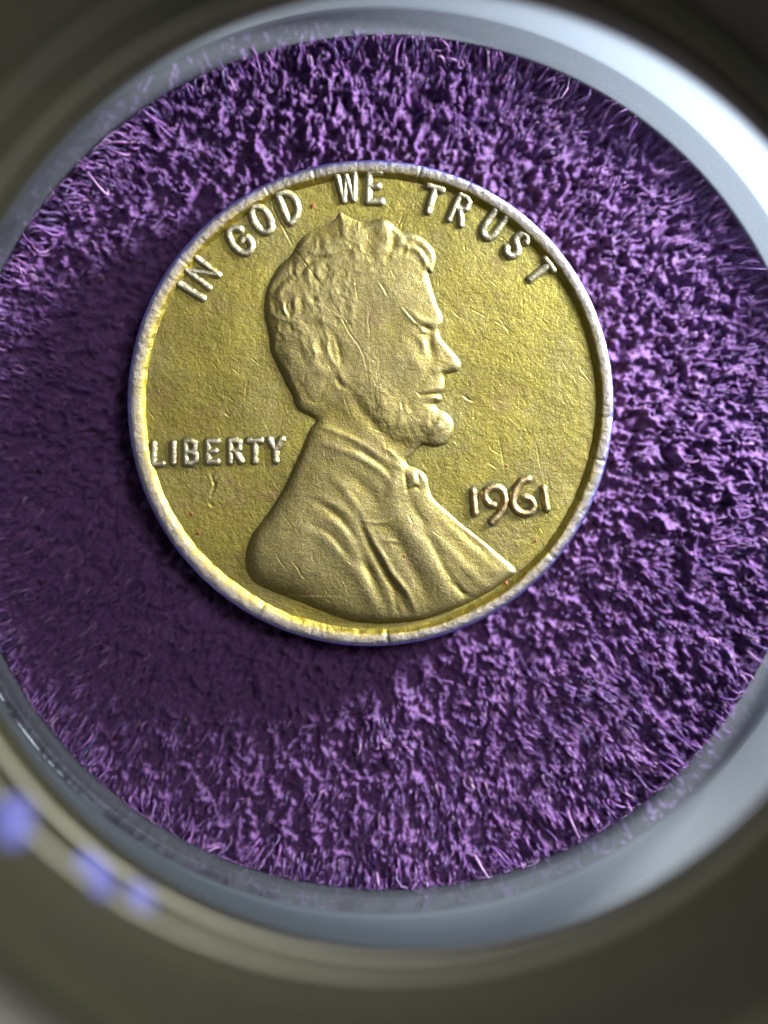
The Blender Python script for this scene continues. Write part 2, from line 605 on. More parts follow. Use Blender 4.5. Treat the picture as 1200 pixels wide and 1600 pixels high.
def grid_faces(mask_cell, idx):
    """idx (n,m) vertex indices; mask (n-1,m-1)"""
    a, b, c, d = idx[:-1, :-1], idx[1:, :-1], idx[1:, 1:], idx[:-1, 1:]
    F = np.stack([a, d, c, b], -1)[mask_cell]
    return F


def compact(V, F, extra):
    used, inv = np.unique(F, return_inverse=True)
    return V[used], inv.reshape(F.shape), [e[used] for e in extra]


# ---- field
def build_field():
    st = 1.4
    r = 361.0
    xs = np.arange(CX - r - 3, CX + r + 3, st); ys = np.arange(CY - r - 3, CY + r + 3, st)
    X, Y = np.meshgrid(xs, ys, indexing='ij')
    D = np.hypot(X - CX, Y - CY)
    h = surface_marks(xs, ys, X, Y)
    h = h * (1 - sstep(345, 356, D)) + 0.2 * fbm(X, Y, 9, 64, 2)
    # gentle dish towards the rim
    h += -0.8 * sstep(250, 350, D) + 1.2 * sstep(350, 362, D)
    # low swellings round the lettering (metal flow)
    wear = np.clip(0.12 + 0.5 * fbm(X, Y, 90, 70, 3) + 0.35 * sstep(180, 330, D) * (X < CX - 120) * 0, 0, 1)
    # grime and verdigris caught round the raised letters and digits
    grime = np.zeros(X.shape)
    for nm, strokes, hw in ALLS:
        P_ = np.vstack([np.array(q) for q in strokes]); lo, hi = P_.min(0) - 18, P_.max(0) + 18
        i0, i1 = np.searchsorted(xs, [lo[0], hi[0]]); j0, j1 = np.searchsorted(ys, [lo[1], hi[1]])
        for q in strokes:
            dd = dist_poly(q, X[i0:i1, j0:j1], Y[i0:i1, j0:j1])[0]
            g = np.exp(-np.maximum(dd - hw, 0) / 2.6) * (1.0 if nm == "digit" else 0.35)
            grime[i0:i1, j0:j1] = np.maximum(grime[i0:i1, j0:j1], g)
    dd = dist_poly(np.vstack([smooth_closed(OUT, 2), [OUT[0]]]), X, Y)[0]
    grime = np.maximum(grime, 0.45 * np.exp(-dd / 2.5))
    ang = np.arctan2(CY - Y, X - CX)
    grime = np.maximum(grime, sstep(346, 354, D) * np.exp(-((ang + 0.75) / 0.55) ** 2) * 0.9)
    grime = np.clip(grime * (0.75 + 1.3 * vnoise(X, Y, 5, 130) + 0.8 * vnoise(X, Y, 14, 131)), 0, 1)
    N = grid_normals(X, Y, h, st)
    V = to_coin(X.ravel(), Y.ravel(), h.ravel())
    Dc = D[:-1, :-1]
    F = grid_faces(Dc < r, np.arange(X.size).reshape(X.shape))
    V, F, (N, w, gr) = compact(V, F, [N.reshape(-1, 3), wear.ravel(), grime.ravel()])
    o = mesh_np("field", V, F, M_FIELD, coin, attrs={'wear': w, 'grime': gr}, normals=N)
    o["label"] = "flat olive yellow field of the coin with fine scratches"



# ---- rim and edge: a lathe with nicks
def build_rim():
    nA = 1500
    A = np.linspace(0, 2 * np.pi, nA, endpoint=False)
    prof = [(348.5, -2.5), (352.5, -0.3), (356.5, 2.4), (359.5, 5.4), (361.5, 7.6), (364, 8.6), (367, 9.0), (370, 9.1), (373, 8.8), (375.5, 8.0), (377.5, 6.2), (379, 3.6), (380, 0.0), (380.2, -5)]
    nicks = [(math.radians(-86), 3.2, 0.009), (math.radians(-3.5), 1.6, 0.012), (math.radians(22), 1.8, 0.01), (math.radians(-14), 1.8, 0.007),
             (math.radians(78), 1.8, 0.006), (math.radians(104), 1.6, 0.008), (math.radians(-118), 2.2, 0.010), (math.radians(143), 1.4, 0.008), (math.radians(-40), 1.2, .01), (math.radians(116), 1.6, 0.005)]
    rg = np.random.default_rng(3)
    for _ in range(16): nicks.append((rg.random() * 6.283 - 3.14159, rg.random() ** 2 * 0.9 + 0.1, rg.random() * 0.012 + 0.002))
    nick = np.zeros(nA)
    a2 = (A + np.pi) % (2 * np.pi) - np.pi
    for a, d, w in nicks: nick += d * np.exp(-(((a2 - a + np.pi) % (2 * np.pi) - np.pi) / w) ** 2)
    nick *= 0.5
    prof = [(r, z * 0.64 if z > 0 else z) for r, z in prof]
    V = []; wear = []; fringe = []
    for k, (r, z) in enumerate(prof):
        x, y = r * np.cos(A), r * np.sin(A)
        wob = 1.1 * vnoise(x, y, 30, 80) + 0.9 * vnoise(x, y, 7, 81)
        inner = (1 - sstep(358, 366, np.full(nA, r))) * (3.2 * vnoise(x, y, 60, 82) + 1.6 * vnoise(x, y, 12, 83))
        rr = r + (inner if k > 0 else 0) + (0.5 * wob if r > 372 else 0)
        ht = z + 0.7 * wob * (1 if z > 3 else 0) - nick * (1 if z > 2.5 else 0.3) + 0.5 * vnoise(A * 200, np.full(nA, r), 2.0, 85) * (z > 3)
        # the rim stands broader and flatter on the left, where it is worn
        rr = rr - (z > 1.3) * (z < 5.7) * (r < 364) * 3.5 * np.clip(np.cos(A - math.radians(200)), 0, 1)
        V.append(np.stack([rr * np.cos(A) * PX, rr * np.sin(A) * PX, Z0 + ht * PX], -1))
        fringe.append(np.full(nA, k / (len(prof) - 1.0)) + 0.10 * vnoise(x, y, 14, 88)); wear.append(np.full(nA, 0.95 if z > 4.0 else (0.15 if r < 362 else 0.8)) + 0.25 * vnoise(x, y, 20, 86))
    V = np.stack(V)
    nP = len(prof)
    idx = np.arange(nP * nA).reshape(nP, nA)
    idn = np.roll(idx, -1, 1)
    F = np.stack([idx[:-1], idx[1:], idn[1:], idn[:-1]], -1).reshape(-1, 4)
    o = mesh_np("rim", V.reshape(-1, 3), F, M_RIM, coin, attrs={'wear': np.concatenate(wear), 'fringe': np.concatenate(fringe)})
    o["label"] = "raised worn rim, greyer than the field, nicked at the bottom"
    # the edge
    prof2 = [(380.2, -5), (380.3, -20), (380.3, -44), (379, -50), (376, -53), (340, -54), (0.01, -54)]
    V = []
    for r, z in prof2: V.append(np.stack([r * np.cos(A[::4]) * PX, r * np.sin(A[::4]) * PX, np.full(nA // 4, Z0 + z * PX)], -1))
    V = np.stack(V); n4 = nA // 4
    idx = np.arange(len(prof2) * n4).reshape(len(prof2), n4); idn = np.roll(idx, -1, 1)
    F = np.stack([idx[:-1], idx[1:], idn[1:], idn[:-1]], -1).reshape(-1, 4)
    mesh_np("edge", V.reshape(-1, 3), F, M_EDGE, coin, attrs={'wear': np.full(len(prof2) * n4, 0.4)})


build_rim()

# ---- portrait relief
OUT = [(531, 332), (540, 336), (550, 341), (560, 345), (571, 347), (584, 344), (595, 341.5), (603, 343), (611, 348), (620, 356), (629, 362), (641, 363), (653, 367), (667, 377),
       (677, 389), (681, 403), (679, 416), (675, 427), (669, 426), (671, 436), (675, 450), (680, 466), (684, 479), (689, 487), (692, 496), (691.5, 505), (687, 513), (686, 518),
       (689, 527), (697, 538), (707, 549), (716, 560), (720, 568), (719, 576), (713, 581), (702, 584), (694, 587), (695, 597), (694, 608), (691, 613), (688, 616),
       (690, 620), (690, 625), (686, 629), (680, 632), (684, 638), (691, 641), (699, 646), (706, 654), (709, 665), (707, 677), (702, 688), (695, 695), (681, 698.5), (668, 697), (660, 696),
       (652, 702), (642, 712), (635, 719), (637, 726), (647, 730), (660, 737), (668, 748), (671, 763), (677, 778), (692, 793), (720, 818), (750, 842), (780, 867), (806, 892),
       (790, 907), (767, 923), (745, 935), (727, 944), (695, 957), (660, 968), (630, 972), (598, 974), (570, 973), (544, 969), (510, 957), (475, 943), (445, 931), (417, 920), (396, 908), (385, 888),
       (385, 862), (394, 835), (414, 808), (437, 773), (453, 741), (471, 702), (483, 672), (491, 662), (492, 656), (486, 652), (475, 647), (465, 640), (459, 630), (456, 618), (449, 606),
       (441, 589), (430, 566), (422, 547), (420, 527), (416, 510), (412.5, 493), (412.5, 477), (416, 454), (424, 435), (436, 416), (451, 402), (461, 388), (468, 376), (478, 366), (495, 357), (512, 350), (524, 342)]

HAIR = [(531, 332), (560, 345), (595, 341), (620, 356), (641, 362), (667, 376), (682, 400), (676, 430), (666, 424), (655, 414), (640, 408), (622, 405), (604, 408), (588, 418), (572, 436), (560, 455), (556, 480),
        (552, 505), (545, 520), (534, 516), (520, 512), (505, 512), (496, 522), (494, 545), (500, 560), (512, 575), (516, 592), (512, 612), (500, 628), (495, 645), (490, 656), (455, 660), (380, 560), (380, 440), (450, 350)]
EAR = [(505, 512), (520, 512), (534, 518), (538, 540), (538, 568), (546, 590), (546, 604), (536, 606), (525, 596), (514, 575), (500, 560), (494, 545), (496, 522)]
BEARD = [(546, 606), (560, 600), (580, 604), (600, 606), (622, 608), (645, 622), (662, 632), (680, 634), (690, 640), (712, 650), (716, 680), (700, 702), (660, 700), (640, 700), (615, 692), (598, 676), (575, 650), (556, 628)]
COLLAR = [(489, 662), (505, 664), (535, 674), (565, 688), (600, 706), (634, 719), (637, 728), (628, 736), (622, 750), (612, 756), (596, 738), (570, 722), (540, 706), (510, 694), (478, 690)]
TIE = [(634, 728), (648, 729), (662, 736), (670, 748), (672, 764), (662, 766), (650, 764), (640, 766), (634, 752), (630, 738)]
COAT = [(478, 690), (510, 694), (540, 706), (570, 722), (596, 738), (612, 756), (622, 750), (628, 736), (634, 752), (640, 766), (650, 764), (662, 766), (672, 764), (700, 780), (830, 880), (830, 1000), (360, 1000), (360, 820), (440, 720)]

# ridges (+) and grooves (-): points, amplitude, width
RIDGE = [
    # hair, front lock and crown waves
    ([(642, 366), (656, 372), (668, 384), (676, 398), (677, 412), (674, 422)], 3.4, 5.0),
    ([(634, 374), (648, 382), (660, 392), (668, 406), (670, 418)], -3.0, 4.0),
    ([(628, 384), (642, 388), (654, 394), (663, 406), (668, 418)], 3.2, 4.5),
    ([(612, 378), (628, 394), (646, 400), (660, 416)], -2.6, 5.0),
    ([(598, 345), (601, 358), (600, 372), (597, 388), (593, 402)], 2.2, 8.0),
    ([(612, 356), (614, 372), (612, 388), (606, 404)], -3.0, 4.5),
    ([(622, 362), (626, 374), (622, 392)], 2.2, 5.0),
    ([(578, 352), (580, 370), (576, 390), (566, 408)], -2.4, 10.0),
    ([(556, 350), (556, 366), (560, 380), (556, 398)], 1.6, 9.0),
    ([(533, 336), (542, 350), (550, 362)], 1.2, 5.0),
    ([(544, 352), (548, 368), (546, 384)], -1.2, 5.0),
    ([(516, 362), (518, 376), (516, 392)], -1.2, 6),
    ([(500, 364), (508, 376), (506, 392)], 2.2, 6.0),
    ([(478, 418), (488, 408), (502, 404), (516, 404), (532, 398), (546, 392), (550, 384)], -4.0, 4.2),
    ([(474, 410), (486, 400), (502, 396), (518, 394), (532, 388)], 2.6, 5.5),
    ([(470, 430), (476, 418), (486, 412)], -3.0, 3.5),
    ([(500, 412), (496, 426), (494, 440)], 2.4, 4.5),
    ([(484, 414), (482, 430), (480, 442)], 2.2, 5.0),
    ([(490, 416), (490, 430), (498, 446), (499, 454)], -2.4, 3.0),
    ([(508, 410), (510, 424), (506, 438)], -2.4, 3.4),
    ([(426, 464), (432, 450), (444, 438), (456, 428)], -4.2, 4.0),
    ([(420, 462), (424, 444), (436, 430), (450, 418)], 2.0, 5.0),
    ([(434, 466), (442, 452), (456, 442)], 2.6, 4.5),
    ([(456, 424), (462, 436), (456, 446)], -2.2, 3.5),
    ([(425, 466), (428, 476), (433, 486)], -2.8, 2.8),
    ([(438, 462), (440, 474), (446, 488), (452, 496)], 2.8, 4.0),
    ([(462, 462), (460, 474), (462, 490)], 2.6, 4.0),
    ([(454, 470), (455, 482), (455, 492)], -3.2, 3.4),
    ([(468, 466), (472, 478), (470, 494)], -2.2, 3.4),
    ([(476, 458), (482, 470), (492, 480)], 2.2, 5.0),
    ([(488, 466), (492, 472)], -3.2, 4.2),
    ([(512, 450), (522, 460), (530, 474)], 1.6, 6.0),
    ([(504, 468), (512, 480)], -1.8, 5.0),
    ([(478, 500), (484, 512), (488, 522)], -3.4, 5.0),
    ([(466, 498), (470, 514), (476, 530)], 2.4, 5.5),
    ([(492, 496), (506, 502), (520, 506)], 2.6, 6.0),
    ([(450, 508), (458, 518), (466, 522)], -1.8, 3.5),
    ([(436, 500), (450, 502), (466, 502)], 1.4, 4.0),
    ([(466, 540), (472, 556), (478, 572)], -1.6, 5.0),
    ([(446, 530), (452, 552), (462, 576)], 1.6, 8.0),
    ([(480, 548), (490, 566), (502, 584), (508, 602)], 2.0, 7.0),
    ([(460, 590), (472, 606), (482, 622)], -1.5, 5.0),
    ([(444, 570), (456, 594), (466, 618), (472, 634)], 1.8, 6.0),
    ([(510, 596), (504, 612), (496, 628)], -2.0, 4.5),
    # ear
    ([(488, 534), (490, 546), (494, 556)], 3.2, 4.0),
    ([(499, 528), (500, 540), (504, 552)], -3.4, 4.5),
    ([(509, 518), (511, 532), (512, 548), (517, 562), (525, 572)], 2.6, 3.2),
    ([(503, 520), (508, 528), (511, 540)], -1.6, 3.0),
    ([(521, 522), (526, 536), (530, 552), (533, 568)], -3.8, 4.2),
    ([(517, 526), (519, 544), (524, 560)], -1.6, 4.0),
    ([(529, 578), (533, 588), (539, 597)], 3.6, 5.0),
    ([(526, 592), (532, 602), (540, 606)], -3.0, 3.4),
    ([(541, 526), (546, 546), (546, 566)], 1.4, 8.0),
    # brow, eye, nose
    ([(668, 446), (676, 466), (684, 486), (687, 498)], 2.2, 7.0),
    ([(640, 486), (656, 500), (670, 504), (682, 506)], 2.6, 5.5),
    ([(652, 512), (664, 513), (676, 516)], -3.4, 4.0),
    ([(630, 486), (642, 500), (654, 509)], 1.5, 3.0),
    ([(655, 512), (662, 517)], 3.4, 3.6),
    ([(654, 524), (661, 523), (667, 521)], -2.2, 2.2),
    ([(656, 530), (661, 538), (662, 548)], 2.8, 4.6),
    ([(672, 520), (671, 532), (672, 546), (676, 560)], -4.4, 6.5),
    ([(686, 522), (692, 536), (702, 550), (711, 564)], 2.4, 6.0),
    ([(688, 574), (682, 580), (679, 586)], 1.6, 5.0),
    ([(672, 570), (668, 582), (660, 594), (652, 608)], -1.6, 4.5),
    ([(690, 584), (700, 583), (708, 580)], -2.0, 3.0),
    ([(638, 556), (650, 566), (660, 578)], 2.0, 9.0),
    ([(600, 500), (616, 512), (632, 520)], -2.4, 17.0),
    ([(590, 560), (612, 580), (626, 600)], -1.3, 13.0),
    ([(640, 524), (646, 534), (652, 540)], -1.2, 6.0),
    # mouth, chin, beard
    ([(656, 618), (668, 616.5), (680, 616), (689, 616)], -3.0, 2.8),
    ([(664, 610), (678, 608), (688, 606)], 1.4, 4.5),
    ([(668, 622), (680, 622), (687, 623)], 2.0, 4.0),
    ([(664, 632), (674, 633), (683, 635)], -2.4, 4.5),
    ([(644, 620), (640, 634), (648, 648)], -1.2, 7.0),
    ([(676, 660), (686, 668), (692, 674)], 4.2, 17.0),
    ([(590, 612), (600, 640), (620, 662), (648, 676)], 1.8, 13.0),
    ([(630, 610), (622, 626), (626, 642)], -1.5, 9.0),
    # neck and collar
    ([(548, 612), (560, 632), (578, 656), (596, 676), (616, 692), (640, 700)], -3.6, 10.0),
    ([(500, 640), (520, 660), (550, 672)], -1.4, 14.0),
    ([(489, 664), (505, 668), (530, 677), (555, 688), (580, 703), (600, 716)], 2.4, 4.5),
    ([(600, 700), (612, 708), (626, 722)], 1.8, 3.5),
    ([(552, 700), (578, 714), (598, 728), (610, 742)], -2.2, 4.5),
    ([(504, 692), (530, 702), (556, 712), (580, 726), (600, 742), (612, 758)], 2.6, 6.0),
    ([(612, 724), (624, 728), (630, 734)], 2.4, 6.0),
    # tie and shirt front
    ([(642, 738), (646, 748), (644, 758)], 3.4, 6.5),
    ([(652, 738), (654, 752)], -2.6, 2.6),
    ([(658, 742), (664, 752), (668, 762)], 2.2, 4.0),
    ([(636, 766), (648, 761), (656, 764)], -3.2, 3.0),
    ([(632, 736), (634, 752), (636, 770)], -2.4, 3.0),
    # the roll of the lapel and the coat's folds
    ([(626, 738), (616, 756), (612, 776)], 2.6, 9.0),
    ([(612, 770), (622, 800), (640, 830), (660, 860), (684, 900), (708, 938)], 4.2, 15.0),
    ([(640, 778), (650, 800), (672, 830)], -2.0, 6.0),
    ([(660, 826), (678, 856), (690, 880), (704, 905), (726, 932)], -2.6, 6.0),
    ([(668, 826), (684, 840), (700, 858), (724, 884), (744, 904), (764, 920)], 2.4, 8.0),
    ([(676, 780), (700, 802), (740, 836), (775, 865), (803, 889)], 2.4, 3.2),
    ([(672, 786), (700, 812), (740, 848), (776, 880), (792, 896)], -1.6, 5.0),
    ([(700, 826), (740, 862), (776, 896)], 0.9, 7.0),
    ([(736, 930), (722, 926), (712, 914)], -2.6, 4.0),
    ([(566, 814), (580, 816), (598, 816), (612, 812)], 1.8, 3.0),
    ([(572, 822), (585, 848), (600, 872), (610, 892), (628, 914), (640, 932), (652, 962)], 3.4, 5.0),
    ([(586, 812), (604, 826), (622, 850), (640, 880), (658, 916), (672, 950)], -3.2, 10.0),
    ([(562, 818), (574, 846), (590, 876), (604, 900), (622, 926), (636, 956)], -4.4, 6.0),
    ([(560, 850), (574, 880), (586, 912), (602, 950)], -3.4, 8.0),
    ([(600, 845), (614, 845), (624, 848)], 1.6, 3.0),
    ([(518, 744), (540, 768), (556, 790), (568, 812)], 2.4, 7.0),
    ([(540, 736), (570, 764), (590, 792)], -2.6, 10.0),
    ([(500, 776), (520, 786), (540, 800), (558, 818)], 2.0, 6.0),
    ([(494, 784), (516, 798), (536, 816), (556, 842)], -2.2, 5.0),
    ([(500, 808), (524, 818), (542, 840), (556, 866)], 2.6, 8.0),
    ([(490, 822), (512, 832), (530, 852), (550, 878)], -2.2, 5.0),
    ([(470, 826), (500, 836), (530, 862), (558, 894), (576, 926), (594, 966)], 3.2, 11.0),
    ([(430, 800), (450, 840), (480, 880)], 1.2, 22.0),
    ([(480, 700), (470, 730), (460, 765)], 1.0, 9.0),
    ([(566, 876), (574, 890), (580, 904)], -3.0, 6.0),
    ([(606, 905), (616, 930), (622, 958)], -2.4, 5.0),
]

_pg = {}


def P_HAIR(p):
    return p[len(p) // 2][1] < 620 and p[len(p) // 2][0] < 680 and not (p[0][0] > 600 and p[0][1] > 480)


def build_portrait():
    st = 1.0
    xs = np.arange(376, 814, st); ys = np.arange(324, 982, st)
    X, Y = np.meshgrid(xs, ys, indexing='ij')
    P = smooth_closed(OUT, 4)
    Pc = np.vstack([P, P[:1]])
    d, _, _ = dist_poly(Pc, X, Y)
    ins = inside_poly(P, X, Y)
    sd = np.where(ins, d, -d)
    di = np.maximum(sd, 0)
    # how steeply the border rises: crisp on the profile and lapel, rounder on the back of the head and shoulder
    wl = np.where(X < 560, 7.5, 3.6)
    wl = np.where((X > 560) & (X < 600), 7.5 + (X - 560) / 40 * (3.6 - 7.5), wl)
    wl = np.where(Y > 930, 5.0, wl)
    wl = wl + 4.5 * sstep(840, 900, Y) * (1 - sstep(560, 640, X))
    edge = 1 - np.exp(-(di / wl) ** 1.15)
    # weaker border where the crown melts into the field
    fade = 1 - 0.80 * np.exp(-(((X - 494) / 32) ** 2 + ((Y - 357) / 16) ** 2))
    fade *= 1 - 0.45 * np.exp(-(((X - 536) / 22) ** 2 + ((Y - 338) / 14) ** 2))
    E0 = 6.2 + 1.5 * sstep(700, 900, Y)
    h = edge * E0 * fade
    h += 6.5 * (1 - np.exp(-di / 42)) * fade
    # broad masses
    def blob(x, y, rx, ry, a, rot=0):
        c, s = math.cos(rot), math.sin(rot)
        u = ((X - x) * c + (Y - y) * s) / rx; v = (-(X - x) * s + (Y - y) * c) / ry
        return a * np.exp(-(u * u + v * v))
    h += edge * (blob(470, 540, 45, 80, 2.0) + blob(625, 455, 55, 40, 2.2, 0.6) + blob(650, 570, 30, 30, 1.5) + blob(455, 860, 70, 60, 2.5)
                 + blob(540, 650, 45, 28, -3.5, 0.5) + blob(620, 705, 30, 22, -3.0) + blob(560, 760, 40, 40, -1.0) + blob(730, 850, 60, 40, -2.5, 0.8))
    for pts, a, w in RIDGE:
        Q = smooth_open(pts, 4)
        lo, hi = Q.min(0) - 3 * w, Q.max(0) + 3 * w
        i0, i1 = np.searchsorted(xs, [lo[0], hi[0]]); j0, j1 = np.searchsorted(ys, [lo[1], hi[1]])
        if i1 <= i0 or j1 <= j0: continue
        dd, t, s = dist_poly(Q, X[i0:i1, j0:j1], Y[i0:i1, j0:j1])
        tp = 0.35 + 0.65 * np.sin(np.clip(t, 0, 1) * np.pi)
        e = np.clip(di[i0:i1, j0:j1] / (3.0 if a > 0 else 4.0), 0, 1)
        h[i0:i1, j0:j1] += (0.42 if P_HAIR(pts) else 0.70) * a * tp * np.exp(-(dd / w) ** 2) * e
    # curly relief of the hair and rough beard
    hair = sstep(-6, 6, np.where(inside_poly(HAIR, X, Y), 1, -1) * np.minimum(dist_poly(HAIR + HAIR[:1], X, Y)[0], 8))
    beard = sstep(-6, 6, np.where(inside_poly(BEARD, X, Y), 1, -1) * np.minimum(dist_poly(BEARD + BEARD[:1], X, Y)[0], 8))
    wx, wy = X + 14 * fbm(X, Y, 30, 90, 2), Y + 14 * fbm(X, Y, 30, 93, 2)
    curl = 1 - 2 * np.abs(vnoise(wx, wy * 0.75, 13, 96)) * 2
    up = 1 - 0.5 * sstep(520, 600, Y)
    h += hair * np.clip(di / 10, 0, 1) * (0.6 * curl + 0.6 * fbm(wx, wy, 7, 97, 2)) * up
    h += beard * np.clip(di / 8, 0, 1) * (1.2 * fbm(X, Y, 10, 100, 3))
    h += np.clip(di / 8, 0, 1) * 0.9 * fbm(X, Y, 24, 103, 3)
    h += surface_marks(xs, ys, X, Y) * np.clip(di / 3, 0, 1)
    h = np.where(sd < 0, -1.2 * np.minimum(-sd, 3) , 0.72 * h)
    # a light smoothing keeps the struck look
    k = np.array([1, 2, 1]) / 4
    for ax in (0, 1):
        h = np.apply_along_axis(lambda m: np.convolve(np.pad(m, 1, 'edge'), k, 'valid'), ax, h)
    # wear: high and convex places rubbed to grey tan
    def blur(a, n):
        for ax in (0, 1):
            c = np.cumsum(np.pad(a, [(n + 1, n) if q == ax else (0, 0) for q in (0, 1)], mode='edge'), ax)
            a = (np.take(c, range(2 * n + 1, c.shape[ax]), ax) - np.take(c, range(0, c.shape[ax] - 2 * n - 1), ax)) / (2 * n + 1)
        return a
    hp = h - blur(blur(h, 9), 9)
    wear = np.clip(0.62 + 0.20 * hp + 0.055 * (h - 12.5), 0, 1)
    wear = wear * (1 - 0.55 * np.exp(-(((X - 540) / 60) ** 2 + ((Y - 655) / 28) ** 2))) * (1 - 0.5 * np.exp(-(((X - 608) / 34) ** 2 + ((Y - 515) / 26) ** 2)))
    N = grid_normals(X, Y, h, st).reshape(-1, 3)
    V = to_coin(X.ravel(), Y.ravel(), h.ravel())
    idx = np.arange(X.size).reshape(X.shape)
    cs = sd[:-1, :-1]
    Xc, Yc = X[:-1, :-1] + .5, Y[:-1, :-1] + .5
    vis = cs > -2.6
    left = vis.copy()
    regs = []
    for nm, poly, lab in (("bow_tie", TIE, "knotted bow tie at the throat"), ("ear", EAR, None), ("beard", BEARD, "short beard along the jaw and chin"),
                          ("shirt_collar", COLLAR, None), ("coat", COAT, "coat with broad lapels and folds, worn grey on the shoulder"), ("hair", HAIR, "wavy combed hair, worn flat")):
        m = left & inside_poly(poly, Xc, Yc)
        left &= ~m
        regs.append((nm, m, lab))
    def make(nm, m, parent):
        F = grid_faces(m, idx)
        v, f, (n_, w_) = compact(V, F, [N, wear.ravel()])
        return mesh_np(nm, v, f, M_PORT, parent, attrs={'wear': w_}, normals=n_)
    root = make("portrait", left, coin)
    root["label"] = "raised bust of a bearded man facing right in profile"
    for nm, m, lab in regs:
        o = make(nm, m, root)
        if lab: o["label"] = lab
    _pg['xs'], _pg['ys'], _pg['h'] = xs, ys, h


build_portrait()

# ---- lettering: strokes in a box 1 high, y down
G = {
    'I': (0.0, [[(0, 0), (0, 1)]]),
    'N': (0.62, [[(0, 1), (0, 0), (0.62, 1), (0.62, 0)]]),
    'G': (0.62, [[(0.60, 0.20), (0.46, 0.03), (0.24, 0.0), (0.06, 0.18), (0.0, 0.5), (0.06, 0.82), (0.24, 1.0), (0.46, 0.97), (0.60, 0.80), (0.60, 0.56), (0.38, 0.56)]]),
    'O': (0.60, [[(0.30, 0), (0.10, 0.12), (0, 0.5), (0.10, 0.88), (0.30, 1), (0.50, 0.88), (0.60, 0.5), (0.50, 0.12), (0.30, 0)]]),
    'D': (0.55, [[(0, 0), (0, 1), (0.26, 0.98), (0.48, 0.78), (0.55, 0.5), (0.48, 0.22), (0.26, 0.02), (0, 0)]]),
    'W': (0.86, [[(0, 0), (0.20, 1), (0.43, 0.15), (0.66, 1), (0.86, 0)]]),
    'E': (0.46, [[(0.46, 0), (0, 0), (0, 1), (0.48, 1)], [(0, 0.48), (0.36, 0.48)]]),
    'T': (0.62, [[(0, 0), (0.62, 0)], [(0.31, 0), (0.31, 1)]]),
    'R': (0.52, [[(0, 1), (0, 0), (0.28, 0), (0.46, 0.10), (0.46, 0.36), (0.28, 0.48), (0, 0.48)], [(0.24, 0.48), (0.54, 1)]]),
    'U': (0.52, [[(0, 0), (0, 0.72), (0.10, 0.94), (0.26, 1), (0.42, 0.94), (0.52, 0.72), (0.52, 0)]]),
    'S': (0.50, [[(0.47, 0.16), (0.36, 0.02), (0.16, 0.02), (0.03, 0.16), (0.08, 0.38), (0.26, 0.50), (0.44, 0.62), (0.49, 0.82), (0.36, 0.98), (0.14, 0.98), (0.02, 0.84)]]),
    'L': (0.46, [[(0, 0), (0, 1), (0.46, 1)]]),
    'B': (0.52, [[(0, 0), (0, 1), (0.30, 1), (0.50, 0.88), (0.50, 0.62), (0.30, 0.50), (0, 0.50)], [(0, 0), (0.28, 0), (0.44, 0.10), (0.44, 0.38), (0.30, 0.50)]]),
    'Y': (0.60, [[(0, 0), (0.30, 0.48), (0.60, 0)], [(0.30, 0.48), (0.30, 1)]]),
}


ALLS = []


def relief_strokes(name, strokes, hw, height, mat, label, seed=0, cap=1.0):
    ALLS.append((name, strokes, hw))
    P = np.vstack([np.array(s) for s in strokes])
    lo, hi = P.min(0) - hw - 4, P.max(0) + hw + 4
    st = 0.7
    xs = np.arange(lo[0], hi[0], st); ys = np.arange(lo[1], hi[1], st)
    X, Y = np.meshgrid(xs, ys, indexing='ij')
    D = np.full(X.shape, 1e9)
    for s in strokes: D = np.minimum(D, dist_poly(s, X, Y)[0])
    D = D + 0.9 * vnoise(X, Y, 6, 110 + seed) + 0.5 * vnoise(X, Y, 2.5, 112)
    sd = hw - D
    h = height * (1 - np.exp(-(np.maximum(sd, 0) / (0.32 * hw)) ** 1.3)) + 0.5 * cap * np.clip(sd / hw, 0, 1)
    h = h + sstep(0, 2.5, sd) * (0.8 * vnoise(X, Y, 9, 114 + seed) + 0.3 * vnoise(X, Y, 4.5, 115 + seed))
    # the field around carries on up to a soft foot; below it the skirt dives under the field
    fieldh = 0.55 * fbm(X, Y, 46, 60, 3)
    Dc = np.hypot(X - CX, Y - CY)
    dish = -0.8 * sstep(250, 350, Dc) + 1.2 * sstep(350, 362, Dc)
    h = np.where(sd < 0, -0.9 * np.minimum(-sd, 3), h) + fieldh * (1 - sstep(345, 356, Dc)) + dish
    N = grid_normals(X, Y, h, st).reshape(-1, 3)
    V = to_coin(X.ravel(), Y.ravel(), h.ravel())
    F = grid_faces(sd[:-1, :-1] > -2.6, np.arange(X.size).reshape(X.shape))
    wear = np.clip(0.25 + 0.75 * sd / hw + 0.3 * vnoise(X, Y, 9, 118), 0, 1).ravel()
    V, F, (N, w) = compact(V, F, [N, wear])
    o = mesh_np(name, V, F, mat, coin, attrs={'wear': w}, normals=N)
    o["label"] = label
    return o


